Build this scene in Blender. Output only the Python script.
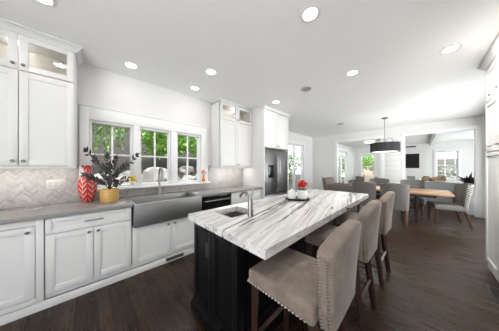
import bpy, bmesh, math, random
from mathutils import Vector, Matrix, noise
R = math.radians
random.seed(7)
for o in list(bpy.data.objects): bpy.data.objects.remove(o)
scene = bpy.context.scene
col = scene.collection

# ------------------------------------------------------------------ camera
cam_d = bpy.data.cameras.new('camera'); cam = bpy.data.objects.new('camera', cam_d); col.objects.link(cam)
cam_d.sensor_width = 36; cam_d.lens = 164/499*36; cam_d.shift_y = 2/499; cam_d.clip_start = .02
cam.location = (0, 0, 1.36); cam.rotation_euler = (R(90), 0, R(45.75))
scene.camera = cam
# ------------------------------------------------------------------ sky, sun, exposure
w = bpy.data.worlds.new('sky'); scene.world = w; w.use_nodes = True
bg = w.node_tree.nodes['Background']; bg.inputs[0].default_value = (.90, .95, 1, 1); bg.inputs[1].default_value = 4.6
_nt = w.node_tree; _tc = _nt.nodes.new('ShaderNodeTexCoord'); _sp = _nt.nodes.new('ShaderNodeSeparateXYZ'); _rp = _nt.nodes.new('ShaderNodeValToRGB')
_nt.links.new(_tc.outputs['Generated'], _sp.inputs[0]); _ma = _nt.nodes.new('ShaderNodeMath'); _ma.operation = 'MULTIPLY_ADD'; _ma.inputs[1].default_value = .5; _ma.inputs[2].default_value = .5
_nt.links.new(_sp.outputs[2], _ma.inputs[0]); _nt.links.new(_ma.outputs[0], _rp.inputs[0]); _nt.links.new(_rp.outputs[0], bg.inputs[0])
_e = _rp.color_ramp.elements      # brightened below the horizon as added fill for the ceiling, hazy sky above
_e[0].position = .46; _e[0].color = (.965, .98, 1, 1); _e[1].position = .52; _e[1].color = (.37, .385, .41, 1)
sun_d = bpy.data.lights.new('sun', 'SUN'); sun_d.energy = 3.0; sun_d.angle = R(3); sun_d.color = (1, .95, .86)
sun = bpy.data.objects.new('sun', sun_d); col.objects.link(sun); sun.rotation_euler = (R(4), R(13), 0); sun.location = (2, 0, 12)
vs = scene.view_settings
vs.view_transform = 'Standard'; vs.look = 'None'; vs.gamma = 1; vs.use_curve_mapping = False; vs.exposure = 0.95
def fill_light(name, loc, rot, sx, sy, e):
    l = bpy.data.lights.new(name, 'AREA'); l.shape = 'RECTANGLE'; l.size = sx; l.size_y = sy; l.energy = e; l.color = (.98, .99, 1)
    o = bpy.data.objects.new(name, l); col.objects.link(o); o.location = loc; o.rotation_euler = rot
# daylight area lamps added behind unseen glazing to brighten dining and living rooms
fill_light('fill_dining', (1.75, 5.7, 1.35), (0, R(90), 0), 2.0, 2.8, 34)
fill_light('fill_living', (3.3, 9.45, 1.2), (0, R(90), 0), 2.0, 2.2, 38)
LAMP_W = 5.0          # each recessed ceiling lamp
CEIL = 2.77

# ------------------------------------------------------------------ materials
def mat(name, c, rough=.5, metal=0, var=.04, scale=6, bump=0, coat=0, trans=0, ior=1.45, emit=None, es=0, spec=None):
    m = bpy.data.materials.new(name); m.use_nodes = True
    nt = m.node_tree; b = nt.nodes['Principled BSDF']
    b.inputs['Roughness'].default_value = rough; b.inputs['Metallic'].default_value = metal
    b.inputs['IOR'].default_value = ior
    if coat: b.inputs['Coat Weight'].default_value = coat; b.inputs['Coat Roughness'].default_value = .08
    if trans: b.inputs['Transmission Weight'].default_value = trans
    if spec is not None: b.inputs['Specular IOR Level'].default_value = spec
    if emit: b.inputs['Emission Color'].default_value = (*emit, 1); b.inputs['Emission Strength'].default_value = es
    tc = nt.nodes.new('ShaderNodeTexCoord'); n = nt.nodes.new('ShaderNodeTexNoise'); n.inputs['Scale'].default_value = scale
    n.inputs['Detail'].default_value = 4
    nt.links.new(tc.outputs['Object'], n.inputs['Vector'])
    mx = nt.nodes.new('ShaderNodeMix'); mx.data_type = 'RGBA'
    mx.inputs[6].default_value = (*[max(0, x*(1-var)) for x in c], 1); mx.inputs[7].default_value = (*[min(1, x*(1+var)) for x in c], 1)
    nt.links.new(n.outputs['Fac'], mx.inputs[0]); nt.links.new(mx.outputs[2], b.inputs['Base Color'])
    if bump:
        bp = nt.nodes.new('ShaderNodeBump'); bp.inputs['Strength'].default_value = bump; bp.inputs['Distance'].default_value = .01
        nt.links.new(n.outputs['Fac'], bp.inputs['Height']); nt.links.new(bp.outputs['Normal'], b.inputs['Normal'])
    return m
class NT:
    """tiny helper for hand-wired node materials"""
    def __init__(s, name, rough=.5, metal=0):
        s.m = bpy.data.materials.new(name); s.m.use_nodes = True; s.nt = s.m.node_tree; s.b = s.nt.nodes['Principled BSDF']
        s.b.inputs['Roughness'].default_value = rough; s.b.inputs['Metallic'].default_value = metal
        s.tc = s.nt.nodes.new('ShaderNodeTexCoord').outputs['Object']
    def n(s, t, **k):
        x = s.nt.nodes.new('ShaderNode'+t)
        for a, v in k.items(): setattr(x, a, v)
        return x
    def l(s, a, b): s.nt.links.new(a, b)
    def math(s, op, a, b=None, c=None):
        x = s.n('Math', operation=op)
        for i, v in enumerate((a, b, c)):
            if v is None: continue
            if isinstance(v, (int, float)): x.inputs[i].default_value = v
            else: s.l(v, x.inputs[i])
        return x.outputs[0]
    def ramp(s, f, stops):
        x = s.n('ValToRGB'); e = x.color_ramp.elements
        while len(e) < len(stops): e.new(.5)
        for i, (p, c) in enumerate(stops): e[i].position = p; e[i].color = (*c, 1)
        s.l(f, x.inputs[0]); return x.outputs[0]
    def mix(s, f, a, b, mode='MIX'):
        x = s.n('Mix', data_type='RGBA', blend_type=mode)
        for i, v in ((0, f), (6, a), (7, b)):
            if isinstance(v, (int, float)): x.inputs[i].default_value = v
            elif isinstance(v, tuple): x.inputs[i].default_value = (*v, 1)
            else: s.l(v, x.inputs[i])
        return x.outputs[2]
    def mapping(s, scale=(1, 1, 1), rot=(0, 0, 0), loc=(0, 0, 0), src=None):
        x = s.n('Mapping'); x.inputs['Scale'].default_value = scale; x.inputs['Rotation'].default_value = rot; x.inputs['Location'].default_value = loc
        s.l(src or s.tc, x.inputs['Vector']); return x.outputs[0]
    def noise(s, vec, scale, detail=4, rough=.5, dist=0):
        x = s.n('TexNoise'); x.inputs['Scale'].default_value = scale; x.inputs['Detail'].default_value = detail
        x.inputs['Roughness'].default_value = rough; x.inputs['Distortion'].default_value = dist
        s.l(vec, x.inputs['Vector']); return x.outputs['Fac']
    def xyz(s, vec=None):
        x = s.n('SeparateXYZ'); s.l(vec or s.tc, x.inputs[0]); return x.outputs

M = {}
M['wall'] = mat('white_paint', (.74, .735, .725), .6, var=.01)
M['ceil'] = mat('ceiling_paint', (.91, .907, .90), .7, var=.01)
M['trim'] = mat('white_trim', (.82, .82, .815), .35, var=.01)
M['cab'] = mat('white_lacquer', (.71, .705, .69), .35, var=.01)
M['cab_in'] = mat('warm_cabinet_interior', (.66, .63, .58), .5, var=.04)
M['black_cab'] = mat('black_lacquer', (.004, .004, .0045), .38, var=.2, spec=.25)
M['steel'] = mat('brushed_steel', (.17, .17, .172), .38, 1, var=.1, scale=40)
M['sinksteel'] = mat('sink_steel', (.34, .34, .335), .48, 1, var=.08, scale=30)
M['chrome'] = mat('chrome', (.7, .7, .7), .12, 1)
M['nickel'] = mat('brushed_nickel', (.3, .295, .285), .28, 1)
M['darkknob'] = mat('pewter', (.24, .235, .225), .35, 1)
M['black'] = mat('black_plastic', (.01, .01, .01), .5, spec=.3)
M['bglass'] = mat('black_glass', (.01, .01, .01), .08)
M['quartz'] = mat('grey_quartz', (.25, .243, .235), .2, var=.12, scale=25)
M['wood_dark'] = mat('espresso_wood', (.032, .0145, .0095), .4, var=.3, scale=18)
M['brass'] = mat('nailhead', (.32, .28, .24), .35, 1)
M['glass'] = mat('window_glass', (.97, .99, .98), .0, trans=1, ior=1.01, var=0)
M['cabglass'] = mat('cabinet_glass', (.95, .97, .96), .0, trans=1, ior=1.25, var=0)
M['lamp'] = mat('lamp_lens', (1, .98, .95), .4, emit=(1, .97, .92), es=9)
M['white'] = mat('white_ceramic', (.82, .81, .79), .2, var=.02)
M['plate'] = mat('white_plastic', (.50, .495, .485), .4, var=.01)
M['grille'] = mat('grey_grille', (.30, .29, .28), .6)
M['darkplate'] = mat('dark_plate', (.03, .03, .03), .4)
M['opal'] = mat('opal_lamp', (.9, .9, .88), .4, emit=(1, .97, .92), es=1.3)
M['spk'] = mat('speaker_mesh', (.45, .44, .43), .6)
M['red'] = mat('red_petal', (.75, .02, .015), .5, var=.3)
M['orange'] = mat('orange_petal', (.85, .22, .04), .5, var=.25)
M['yellow'] = mat('yellow_petal', (.9, .66, .03), .5, var=.2)
M['leafdark'] = mat('dark_leaf', (.028, .026, .028), .4, var=.5, scale=12)
M['stem'] = mat('stem', (.05, .06, .03), .6)
M['greenstem'] = mat('green_stem', (.10, .22, .05), .6)
M['soil'] = mat('soil', (.05, .035, .025), .9, bump=.5, scale=60)
M['wicker_leg'] = mat('walnut_leg', (.09, .035, .02), .4, var=.3, scale=15)
M['beige'] = mat('taupe_fabric', (.17, .14, .12), .9, var=.12, scale=90, bump=.2)
M['greysofa'] = mat('grey_sofa_fabric', (.27, .27, .275), .9, var=.1, scale=70, bump=.2)
M['pillow'] = mat('ochre_throw', (.30, .20, .12), .9, var=.85, scale=9)
M['cream'] = mat('cream_pillow', (.72, .66, .56), .9, var=.1)
M['stoneo'] = mat('boulder', (.27, .255, .24), .85, var=.35, scale=5, bump=.8)
M['mulch'] = mat('hillside_earth', (.026, .022, .018), .95, var=.6, scale=9, bump=.8)
M['grass'] = mat('lawn', (.10, .2, .04), .9, var=.5, scale=8)
M['bark'] = mat('bark', (.09, .07, .05), .9, var=.4)
M['fence'] = mat('weathered_fence', (.17, .155, .14), .85, var=.3, scale=8)
def leafmat(name, a, b):
    t = NT(name, .55); g = t.n('NewGeometry')
    r = t.ramp(g.outputs['Random Per Island'], [(0, a), (1, b)]); t.l(r, t.b.inputs['Base Color'])
    t.b.inputs['Subsurface Weight'].default_value = 0
    return t.m
M['leaf1'] = leafmat('bright_green_leaves', (.12, .30, .03), (.40, .62, .14))  # bright green, tone random per leaf
M['leaf2'] = leafmat('olive_green_leaves', (.09, .16, .04), (.26, .38, .13))
M['leaf4'] = leafmat('pale_leaves', (.20, .21, .19), (.46, .46, .44))
M['leaf3'] = leafmat('pinkish_cream_leaves', (.50, .34, .24), (.75, .60, .46))

def floor_mat():
    t = NT('dark_oak_boards', .3)
    v = t.mapping((1, 1, 1), (0, 0, 0), (.03, .02, 0))
    br = t.n('TexBrick'); br.offset = .37; br.inputs['Scale'].default_value = 1
    br.inputs['Brick Width'].default_value = 1.35; br.inputs['Row Height'].default_value = .083; br.inputs['Mortar Size'].default_value = .0018
    br.inputs['Color1'].default_value = (0, 0, 0, 1); br.inputs['Color2'].default_value = (1, 1, 1, 1); br.inputs['Mortar'].default_value = (.3, .3, .3, 1)
    t.l(v, br.inputs['Vector'])
    tone = t.ramp(br.outputs['Color'], [(0, (.020, .0105, .006)), (.5, (.034, .0185, .0105)), (1, (.056, .031, .0175))])
    g = t.noise(t.mapping((3, 60, 1)), 1, 6, .6, .3)
    c = t.mix(.55, tone, t.ramp(g, [(.3, (.55, .55, .55)), (.7, (1.25, 1.2, 1.15))]), 'MULTIPLY')
    big = t.noise(t.tc, 1.3, 3)
    c = t.mix(.4, c, t.ramp(big, [(.3, (.7, .7, .7)), (.7, (1.2, 1.15, 1.1))]), 'MULTIPLY')
    c = t.mix(br.outputs['Fac'], c, (.012, .009, .008))
    t.l(c, t.b.inputs['Base Color'])
    rr = t.ramp(g, [(0, (.2, .2, .2)), (1, (.36, .36, .36))]); t.l(rr, t.b.inputs['Roughness'])
    bp = t.n('Bump'); bp.inputs['Strength'].default_value = .15; bp.inputs['Distance'].default_value = .004
    t.b.inputs['Specular IOR Level'].default_value = .27; t.l(g, bp.inputs['Height']); t.l(bp.outputs['Normal'], t.b.inputs['Normal'])
    return t.m
M['floor'] = floor_mat()
def marble_mat():
    t = NT('streaked_marble', .16)
    rot = t.mapping((1, 1, 1), (0, 0, R(-13)))
    wob = t.n('TexNoise'); wob.inputs['Scale'].default_value = 1.7; wob.inputs['Detail'].default_value = 2; t.l(rot, wob.inputs['Vector'])
    wadd = t.n('VectorMath', operation='MULTIPLY_ADD'); wadd.inputs[1].default_value = (.07, 0, .07)
    t.l(wob.outputs['Color'], wadd.inputs[0]); t.l(rot, wadd.inputs[2]); rv = wadd.outputs[0]
    a = t.noise(t.mapping((11, .28, 11), src=rv), 1, 4, .6, .1)
    c = t.ramp(a, [(.0, (.62, .60, .58)), (.36, (.66, .64, .62)), (.45, (.47, .455, .44)), (.52, (.64, .62, .60)), (.62, (.66, .64, .62)), (.70, (.50, .485, .47)), (1, (.64, .62, .60))])
    def veins(c, sc, off, wmax, lim, amt, colr, lvl=.5):
        d = t.noise(t.mapping((sc, .22, sc), (0, 0, R(2)), off, src=rv), 1, 3, .55, .12)
        gate = t.noise(t.mapping((3.2, .8, 3.2), loc=(off[1], off[0], 0), src=rv), 1, 3, .55)
        wd = t.math('ADD', t.math('MULTIPLY', t.math('MAXIMUM', t.math('SUBTRACT', gate, lim), 0.0), wmax), .0008)
        v = t.math('MAXIMUM', t.math('SUBTRACT', 1.0, t.math('DIVIDE', t.math('ABSOLUTE', t.math('SUBTRACT', d, lvl)), wd)), 0.0)
        return t.mix(t.math('MINIMUM', t.math('MULTIPLY', v, amt), .92), c, colr)
    c = veins(c, 7, (3.1, 1.7, 0), .17, .43, 1.5, (.075, .072, .074))
    c = veins(c, 10, (8, 4, 0), .10, .44, 1.0, (.12, .115, .115), .45)
    c = veins(c, 17, (1, 9, 0), .12, .40, .7, (.22, .21, .205), .54)
    t.l(c, t.b.inputs['Base Color']); return t.m
M['marble'] = marble_mat()
def tile_mat():
    t = NT('chevron_marble_tile', .3)
    x = t.xyz()
    w_, h_ = .054, .027
    tri = t.math('PINGPONG', x[1], w_)
    s_ = t.math('DIVIDE', t.math('ADD', x[2], tri), h_)
    row = t.math('FLOOR', s_); colm = t.math('FLOOR', t.math('DIVIDE', x[1], w_))
    cb = t.n('CombineXYZ'); t.l(row, cb.inputs[0]); t.l(colm, cb.inputs[1])
    wn = t.n('TexWhiteNoise', noise_dimensions='2D'); t.l(cb.outputs[0], wn.inputs['Vector'])
    base = t.ramp(wn.outputs['Value'], [(0, (.30, .285, .27)), (.3, (.385, .365, .35)), (.6, (.41, .39, .375)), (1, (.45, .43, .415))])
    n1 = t.noise(t.tc, 14, 5, .6, .6)
    base = t.mix(.5, base, t.ramp(n1, [(.3, (.75, .74, .73)), (.6, (1.05, 1.04, 1.03))]), 'MULTIPLY')
    g1 = t.math('LESS_THAN', t.math('PINGPONG', s_, .5), .045)
    g2 = t.math('LESS_THAN', t.math('PINGPONG', x[1], w_/2), .0016)
    c = t.mix(t.math('MULTIPLY', g1, .75), base, (.45, .435, .42))
    t.l(c, t.b.inputs['Base Color']); return t.m
M['tile'] = tile_mat()
def stool_mat():
    t = NT('taupe_velvet', .85)
    n1 = t.noise(t.tc, 9, 4, .6, .4); n2 = t.noise(t.tc, 160, 2)
    c = t.ramp(n1, [(.25, (.135, .100, .078)), (.75, (.25, .198, .160))])
    c = t.mix(.3, c, t.ramp(n2, [(.3, (.6, .6, .6)), (.7, (1.3, 1.3, 1.3))]), 'MULTIPLY')
    t.l(c, t.b.inputs['Base Color']); t.b.inputs['Sheen Weight'].default_value = .15; t.b.inputs['Sheen Roughness'].default_value = .4
    return t.m
M['velvet'] = stool_mat()
def dots_mat():
    t = NT('dotted_lattice_fabric', .85)
    x = t.xyz()
    p = .05
    hh = t.math('ADD', x[0], x[1])
    def cell(off):
        a = t.math('SUBTRACT', t.math('FRACT', t.math('ADD', t.math('DIVIDE', hh, p), off)), .5)
        b = t.math('SUBTRACT', t.math('FRACT', t.math('ADD', t.math('DIVIDE', x[2], p), off)), .5)
        return t.math('LESS_THAN', t.math('ADD', t.math('MULTIPLY', a, a), t.math('MULTIPLY', b, b)), .075)
    f = t.math('MAXIMUM', cell(0.0), cell(.5))
    c = t.mix(f, (.27, .255, .235), (.014, .013, .013)); t.l(c, t.b.inputs['Base Color']); return t.m
M['dots'] = dots_mat()
def table_mat():
    t = NT('golden_oak', .35)
    g = t.noise(t.mapping((2, 26, 2)), 1, 5, .6, .5)
    t.l(t.ramp(g, [(.3, (.28, .15, .075)), (.7, (.46, .27, .14))]), t.b.inputs['Base Color']); return t.m
M['oak'] = table_mat()
def gold_mat():
    t = NT('ribbed_gold_ceramic', .35)
    x = t.xyz(); f = t.math('PINGPONG', x[2], .011)
    t.l(t.ramp(t.math('MULTIPLY', f, 90), [(0, (.42, .24, .06)), (1, (.68, .43, .13))]), t.b.inputs['Base Color']); return t.m
M['gold'] = gold_mat()
def vase_mat():
    t = NT('red_vase_with_white_leaf_pattern', .3)
    x = t.xyz()
    ang = t.math('ARCTAN2', x[1], x[0])
    k = t.math('PINGPONG', t.math('ADD', ang, 6.283), .5236)       # leaf lobes around the body
    ph = t.math('ADD', t.math('MULTIPLY', x[2], 15.5), t.math('MULTIPLY', k, 2.1))
    f = t.math('FRACT', ph)
    edge = t.math('MULTIPLY', t.math('LESS_THAN', f, .19), t.math('GREATER_THAN', k, .09))
    rib = t.math('GREATER_THAN', k, .508)
    c = t.mix(t.math('MAXIMUM', edge, rib), (.50, .018, .014), (.72, .64, .58))
    t.l(c, t.b.inputs['Base Color']); return t.m
M['vase'] = vase_mat()
def pleat_mat():
    t = NT('black_pleated_organza', .6)
    x = t.xyz(); ang = t.math('ARCTAN2', x[1], x[0])
    f = t.math('PINGPONG', t.math('MULTIPLY', ang, 14), .5)
    n1 = t.noise(t.mapping((9, 9, 1)), 2, 3)
    t.l(t.ramp(t.math('MULTIPLY', f, n1), [(.1, (.012, .012, .014)), (.4, (.09, .09, .095))]), t.b.inputs['Base Color']); return t.m
M['pleat'] = pleat_mat()

# ------------------------------------------------------------------ mesh building
class MB:
    def __init__(s): s.bm = bmesh.new()
    def box(s, x0, x1, y0, y1, z0, z1, bev=0, seg=2, cuts=None, deform=None):
        bm = bmesh.new()
        bmesh.ops.create_cube(bm, size=1)
        for v in bm.verts:
            v.co = Vector(((x0+x1)/2+v.co.x*(x1-x0), (y0+y1)/2+v.co.y*(y1-y0), (z0+z1)/2+v.co.z*(z1-z0)))
        if bev: bmesh.ops.bevel(bm, geom=bm.edges[:], offset=bev, segments=seg, profile=.5, affect='EDGES')
        if cuts:
            for ax, (a, b, n) in enumerate(((x0, x1, cuts[0]), (y0, y1, cuts[1]), (z0, z1, cuts[2]))):
                for i in range(n):
                    p = [0, 0, 0]; p[ax] = a+(b-a)*(i+1)/(n+1); nn = [0, 0, 0]; nn[ax] = 1
                    bmesh.ops.bisect_plane(bm, geom=bm.verts[:]+bm.edges[:]+bm.faces[:], plane_co=p, plane_no=nn, dist=1e-5)
        if deform:
            for v in bm.verts: v.co = Vector(deform(v.co))
        s._add(bm); return s
    def _add(s, bm):
        mp = {v: s.bm.verts.new(v.co) for v in bm.verts}
        for f in bm.faces:
            try: s.bm.faces.new([mp[v] for v in f.verts])
            except ValueError: pass
        bm.free()
    def prism(s, poly, z0, z1, bev=0, axis='z'):
        bm = bmesh.new()
        def P(a, b, c): return {'z': (a, b, c), 'x': (c, a, b), 'y': (a, c, b)}[axis]
        v0 = [bm.verts.new(P(x, y, z0)) for x, y in poly]; v1 = [bm.verts.new(P(x, y, z1)) for x, y in poly]
        bm.faces.new(v0[::-1]); bm.faces.new(v1)
        for i in range(len(poly)):
            j = (i+1) % len(poly); bm.faces.new((v0[i], v0[j], v1[j], v1[i]))
        bmesh.ops.recalc_face_normals(bm, faces=bm.faces[:])
        if bev: bmesh.ops.bevel(bm, geom=bm.edges[:], offset=bev, segments=2, profile=.5, affect='EDGES')
        s._add(bm); return s
    def tube(s, pts, r, seg=10, caps=True):
        pts = [Vector(p) for p in pts]; n = len(pts)
        rs = r if isinstance(r, (list, tuple)) else [r]*n
        rings = []
        up = Vector((0, 0, 1)); prev = None
        for i, p in enumerate(pts):
            d = (pts[min(i+1, n-1)]-pts[max(i-1, 0)]).normalized()
            if prev is None:
                a = d.cross(up)
                if a.length < .05: a = d.cross(Vector((1, 0, 0)))
                a.normalize()
            else:
                a = prev-d*prev.dot(d); a.normalize()
            prev = a; b = d.cross(a)
            rings.append([s.bm.verts.new(p+(a*math.cos(k*2*math.pi/seg)+b*math.sin(k*2*math.pi/seg))*rs[i]) for k in range(seg)])
        for i in range(n-1):
            for k in range(seg):
                s.bm.faces.new((rings[i][k], rings[i][(k+1) % seg], rings[i+1][(k+1) % seg], rings[i+1][k]))
        if caps: s.bm.faces.new(rings[0][::-1]); s.bm.faces.new(rings[-1])
        return s
    def bar(s, p0, p1, w0, w1):
        """square tapered bar"""
        return s.tube([p0, p1], [w0*.7071, w1*.7071], 4)
    def lathe(s, prof, c=(0, 0, 0), seg=28):
        c = Vector(c); rings = []
        for r, z in prof:
            if r < 1e-5: rings.append([s.bm.verts.new(c+Vector((0, 0, z)))])
            else: rings.append([s.bm.verts.new(c+Vector((r*math.cos(k*2*math.pi/seg), r*math.sin(k*2*math.pi/seg), z))) for k in range(seg)])
        for a, b in zip(rings, rings[1:]):
            for k in range(seg):
                j = (k+1) % seg
                if len(a) == 1 and len(b) == 1: continue
                if len(a) == 1: s.bm.faces.new((a[0], b[j], b[k]))
                elif len(b) == 1: s.bm.faces.new((a[k], a[j], b[0]))
                else: s.bm.faces.new((a[k], a[j], b[j], b[k]))
        return s
    def ball(s, c, r, seg=12, ring=8, jitter=0, seed=0):
        r = r if isinstance(r, (tuple, list)) else (r, r, r)
        bm = bmesh.new(); bmesh.ops.create_uvsphere(bm, u_segments=seg, v_segments=ring, radius=1)
        for v in bm.verts:
            k = 1
            if jitter: k += jitter*noise.noise(v.co*1.4+Vector((seed*3.1, seed*1.7, 0)))
            v.co = Vector((c[0]+v.co.x*r[0]*k, c[1]+v.co.y*r[1]*k, c[2]+v.co.z*r[2]*k))
        s._add(bm); return s
    def leaf(s, p, d, l, wd, up=Vector((0, 0, 1))):
        p = Vector(p); d = Vector(d).normalized(); a = d.cross(up)
        if a.length < .05: a = d.cross(Vector((1, 0, 0)))
        a.normalize(); nrm = a.cross(d)
        q = [p, p+d*l*.45+a*wd/2+nrm*wd*.15, p+d*l, p+d*l*.45-a*wd/2+nrm*wd*.15]
        s.bm.faces.new([s.bm.verts.new(x) for x in q]); return s
WM = {}
def obj(name, mb, m, parent=None, smooth=35, label=None):
    """link one mesh object; geometry is given in world coordinates of the thing's home place"""
    me = bpy.data.meshes.new(name)
    bmesh.ops.recalc_face_normals(mb.bm, faces=mb.bm.faces[:])
    mb.bm.to_mesh(me); mb.bm.free()
    me.materials.append(m)
    if smooth: me.shade_smooth(); me.set_sharp_from_angle(angle=R(smooth))
    o = bpy.data.objects.new(name, me); col.objects.link(o)
    if parent is not None:
        me.transform(WM[parent].inverted()); o.parent = parent; WM[o] = WM[parent]
    else: WM[o] = Matrix.Identity(4)
    if label: o['label'] = label
    return o
def recenter(o, loc):
    """give a one-mesh thing its origin at its base"""
    o.data.transform(Matrix.Translation(-Vector(loc))); o.location = loc; WM[o] = Matrix.Translation(loc); return o
def thing(name, label, cat, loc=(0, 0, 0), rz=0, group=None):
    o = bpy.data.objects.new(name, None); col.objects.link(o); o.empty_display_size = .1
    o.location = loc; o.rotation_euler = (0, 0, rz)
    WM[o] = Matrix.Translation(loc) @ Matrix.Rotation(rz, 4, 'Z')
    tag(o, label, cat, group); return o
def tag(o, label, cat, group=None):
    o['label'] = label; o['category'] = cat
    if group: o['group'] = group
    return o
def struct(name, mb, m, parent=None):
    o = obj(name, mb, m, parent)
    if parent is None: o['kind'] = 'structure'
    return o
def sroot(name, loc):
    o = bpy.data.objects.new(name, None); col.objects.link(o); o.location = loc; o['kind'] = 'structure'
    WM[o] = Matrix.Translation(loc); return o
def kids(o): return [x for x in list(bpy.data.objects) if x.parent == o]
def dup(o, loc=None, rz=None, label=None, parent=None):
    c = o.copy(); col.objects.link(c)
    if parent is not None: c.parent = parent
    if loc is not None: c.location = loc
    if rz is not None: c.rotation_euler = (0, 0, rz)
    if label: c['label'] = label
    for k in kids(o): dup(k, parent=c)
    return c

# ================================================================== SETTING
WX = -3.14                     # kitchen window wall
FY = 7.6                       # far wall
struct('floor', MB().box(-3.7, 3.2, -3.0, 11.7, -.06, 0), M['floor'])
struct('ceiling', MB().box(-3.7, 1.75, -2.2, FY+.15, CEIL, CEIL+.08), M['ceil'])
struct('ceiling_living', MB().box(-3.0, 3.2, FY+.15, 11.75, 2.52, 2.60), M['ceil'])
# window wall with its three openings
b = MB(); x0, x1 = WX-.16, WX
wins = [(.0, .49), (.585, 1.055), (1.17, 1.645)]
ZB, ZT = 1.075, 2.02
b.box(x0, x1, -3.0, wins[0][0], 0, CEIL); b.box(x0, x1, wins[2][1], 3.92, 0, CEIL)
b.box(x0, x1, wins[0][0], wins[2][1], 0, ZB); b.box(x0, x1, wins[0][0], wins[2][1], ZT, CEIL)
b.box(x0, x1, wins[0][1], wins[1][0], ZB, ZT); b.box(x0, x1, wins[1][1], wins[2][0], ZB, ZT)
struct('wall_left', b, M['wall'])
struct('wall_light_block', MB().box(-3.3, -1.3, -2.2, -2.1, 0, CEIL), M['wall'])  # partial unseen wall, added to keep back light off the left cabinets
# dining part of the left wall, stepped back, with the sliding door
b = MB(); b.box(-3.66, WX-.16, 3.80, 3.92, 0, CEIL)
b.box(-3.66, -3.5, 3.92, 5.35, 0, CEIL); b.box(-3.66, -3.5, 6.75, FY, 0, CEIL); b.box(-3.66, -3.5, 5.35, 6.75, 2.32, CEIL)
struct('wall_dining', b, M['wall'])
b = MB()
b.box(-3.66, -2.42, FY, FY+.15, 0, CEIL); b.box(-2.42, 1.115, FY, FY+.15, 2.43, CEIL)
b.box(-.93, -.31, FY, FY+.15, 0, 2.43); b.box(1.115, 1.75, FY, FY+.15, 0, CEIL)
struct('wall_far', b, M['wall'])
b = MB(); b.box(1.32, 1.47, -2.2, 4.25, 0, CEIL); b.box(1.32, 1.47, 7.15, FY, 0, CEIL); b.box(1.32, 1.47, 4.25, 7.15, 0, .30); b.box(1.32, 1.47, 4.25, 7.15, 2.40, CEIL)
struct('wall_right', b, M['wall'])
# living room beyond
b = MB(); X0, X1, Y0, Y1 = -2.85, -2.70, FY+.15, 11.5
b.box(X0, X1, Y0, 8.35, 0, 2.52); b.box(X0, X1, 10.15, Y1, 0, 2.52); b.box(X0, X1, 8.35, 10.15, 2.2, 2.52)
struct('wall_living_left', b, M['wall'])
b = MB(); Y0, Y1 = 11.5, 11.65
b.box(-2.85, -2.33, Y0, Y1, 0, 2.52); b.box(-1.72, .60, Y0, Y1, 0, 2.52); b.box(1.22, 3.0, Y0, Y1, 0, 2.52)
b.box(-2.33, -1.72, Y0, Y1, 0, .75); b.box(-2.33, -1.72, Y0, Y1, 2.09, 2.52); b.box(.60, 1.22, Y0, Y1, 0, .86); b.box(.60, 1.22, Y0, Y1, 2.08, 2.52)
struct('wall_living_back', b, M['wall'])
b = MB(); b.box(2.85, 3.0, FY+.15, 8.3, 0, 2.52); b.box(2.85, 3.0, 10.6, 11.5, 0, 2.52); b.box(2.85, 3.0, 8.3, 10.6, 2.2, 2.52); b.box(1.47, 2.85, FY, FY+.15, 0, 2.52)
struct('wall_living_right', b, M['wall'])
# sloped boxed beam in the living room ceiling
struct('trim_beam', MB().prism([(.36, 2.5195), (.56, 2.5195), (.52, 2.40), (.40, 2.40)], FY+.15, 11.5, axis='y'), M['trim'])
# casings of the two openings in the far wall
def casing(n, xa, xb, zt, wd=.09):
    b = MB(); y0, y1 = FY-.025, FY
    b.box(xa-wd, xa, y0, y1, 0, zt+wd, .004); b.box(xb, xb+wd, y0, y1, 0, zt+wd, .004); b.box(xa, xb, y0, y1, zt, zt+wd, .004)
    b.box(xa-.001, xa+.012, y0, FY+.15, 0, zt); b.box(xb-.012, xb+.001, y0, FY+.15, 0, zt); b.box(xa, xb, y0, FY+.15, zt-.012, zt+.001)
    struct(n, b, M['trim'])
casing('trim_1', -2.42, -.93, 2.43); casing('trim_2', -.31, 1.115, 2.43)
b = MB()
for i in range(13): b.box(-.835, -.405, FY-.016, FY, .16+i*.175, .16+i*.175+.168, .004)
struct('trim_3', b, M['wall'])
def base(n, x0, x1, y0, y1): struct(n, MB().box(x0, x1, y0, y1, 0, .13, .004), M['trim'])
base('baseboard_far_left', -3.5, -2.515, FY-.018, FY); base('baseboard_far_right', 1.21, 1.31, FY-.018, FY)
base('baseboard_dining', -3.5, -3.482, 3.93, 5.24); base('baseboard_right', 1.302, 1.32, 3.96, FY-.02)
base('baseboard_living_back', -2.68, 2.84, 11.482, 11.5)

# ---- kitchen windows: frame, sash, muntins, pane
for i, (ya, yb) in enumerate(wins):
    r = sroot('window_%d' % (i+1), (WX-.08, (ya+yb)/2, ZB))
    xo, xi = WX-.13, WX-.03
    b = MB()
    for (a, c, d, e) in ((ya, ya+.022, ZB, ZT), (yb-.022, yb, ZB, ZT), (ya+.022, yb-.022, ZB, ZB+.025), (ya+.022, yb-.022, ZT-.03, ZT)):
        b.box(xo, xi, a, c, d, e, .003)
    struct('frame', b, M['trim'], r)
    b = MB(); ym = (ya+yb)/2; zm = 1.55; t = .011
    b.box(xo+.02, xo+.05, ym-t, ym+t, ZB+.025, ZT-.03, .002); b.box(xo+.021, xo+.049, ya+.022, yb-.022, zm-t, zm+t, .002)
    struct('muntin', b, M['trim'], r)
    struct('pane', MB().box(xo+.033, xo+.037, ya+.022, yb-.022, ZB+.025, ZT-.03), M['glass'], r)
b = MB()
b.box(WX-.0, WX+.022, -.10, -.005, ZB, 2.19, .004); b.box(WX, WX+.022, 1.65, 1.80, ZB, 2.19, .004)
b.box(WX, WX+.022, -.005, 1.65, ZT+.005, 2.19, .004); b.box(WX, WX+.032, -.115, 1.815, 2.19, 2.21, .006)
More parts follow.
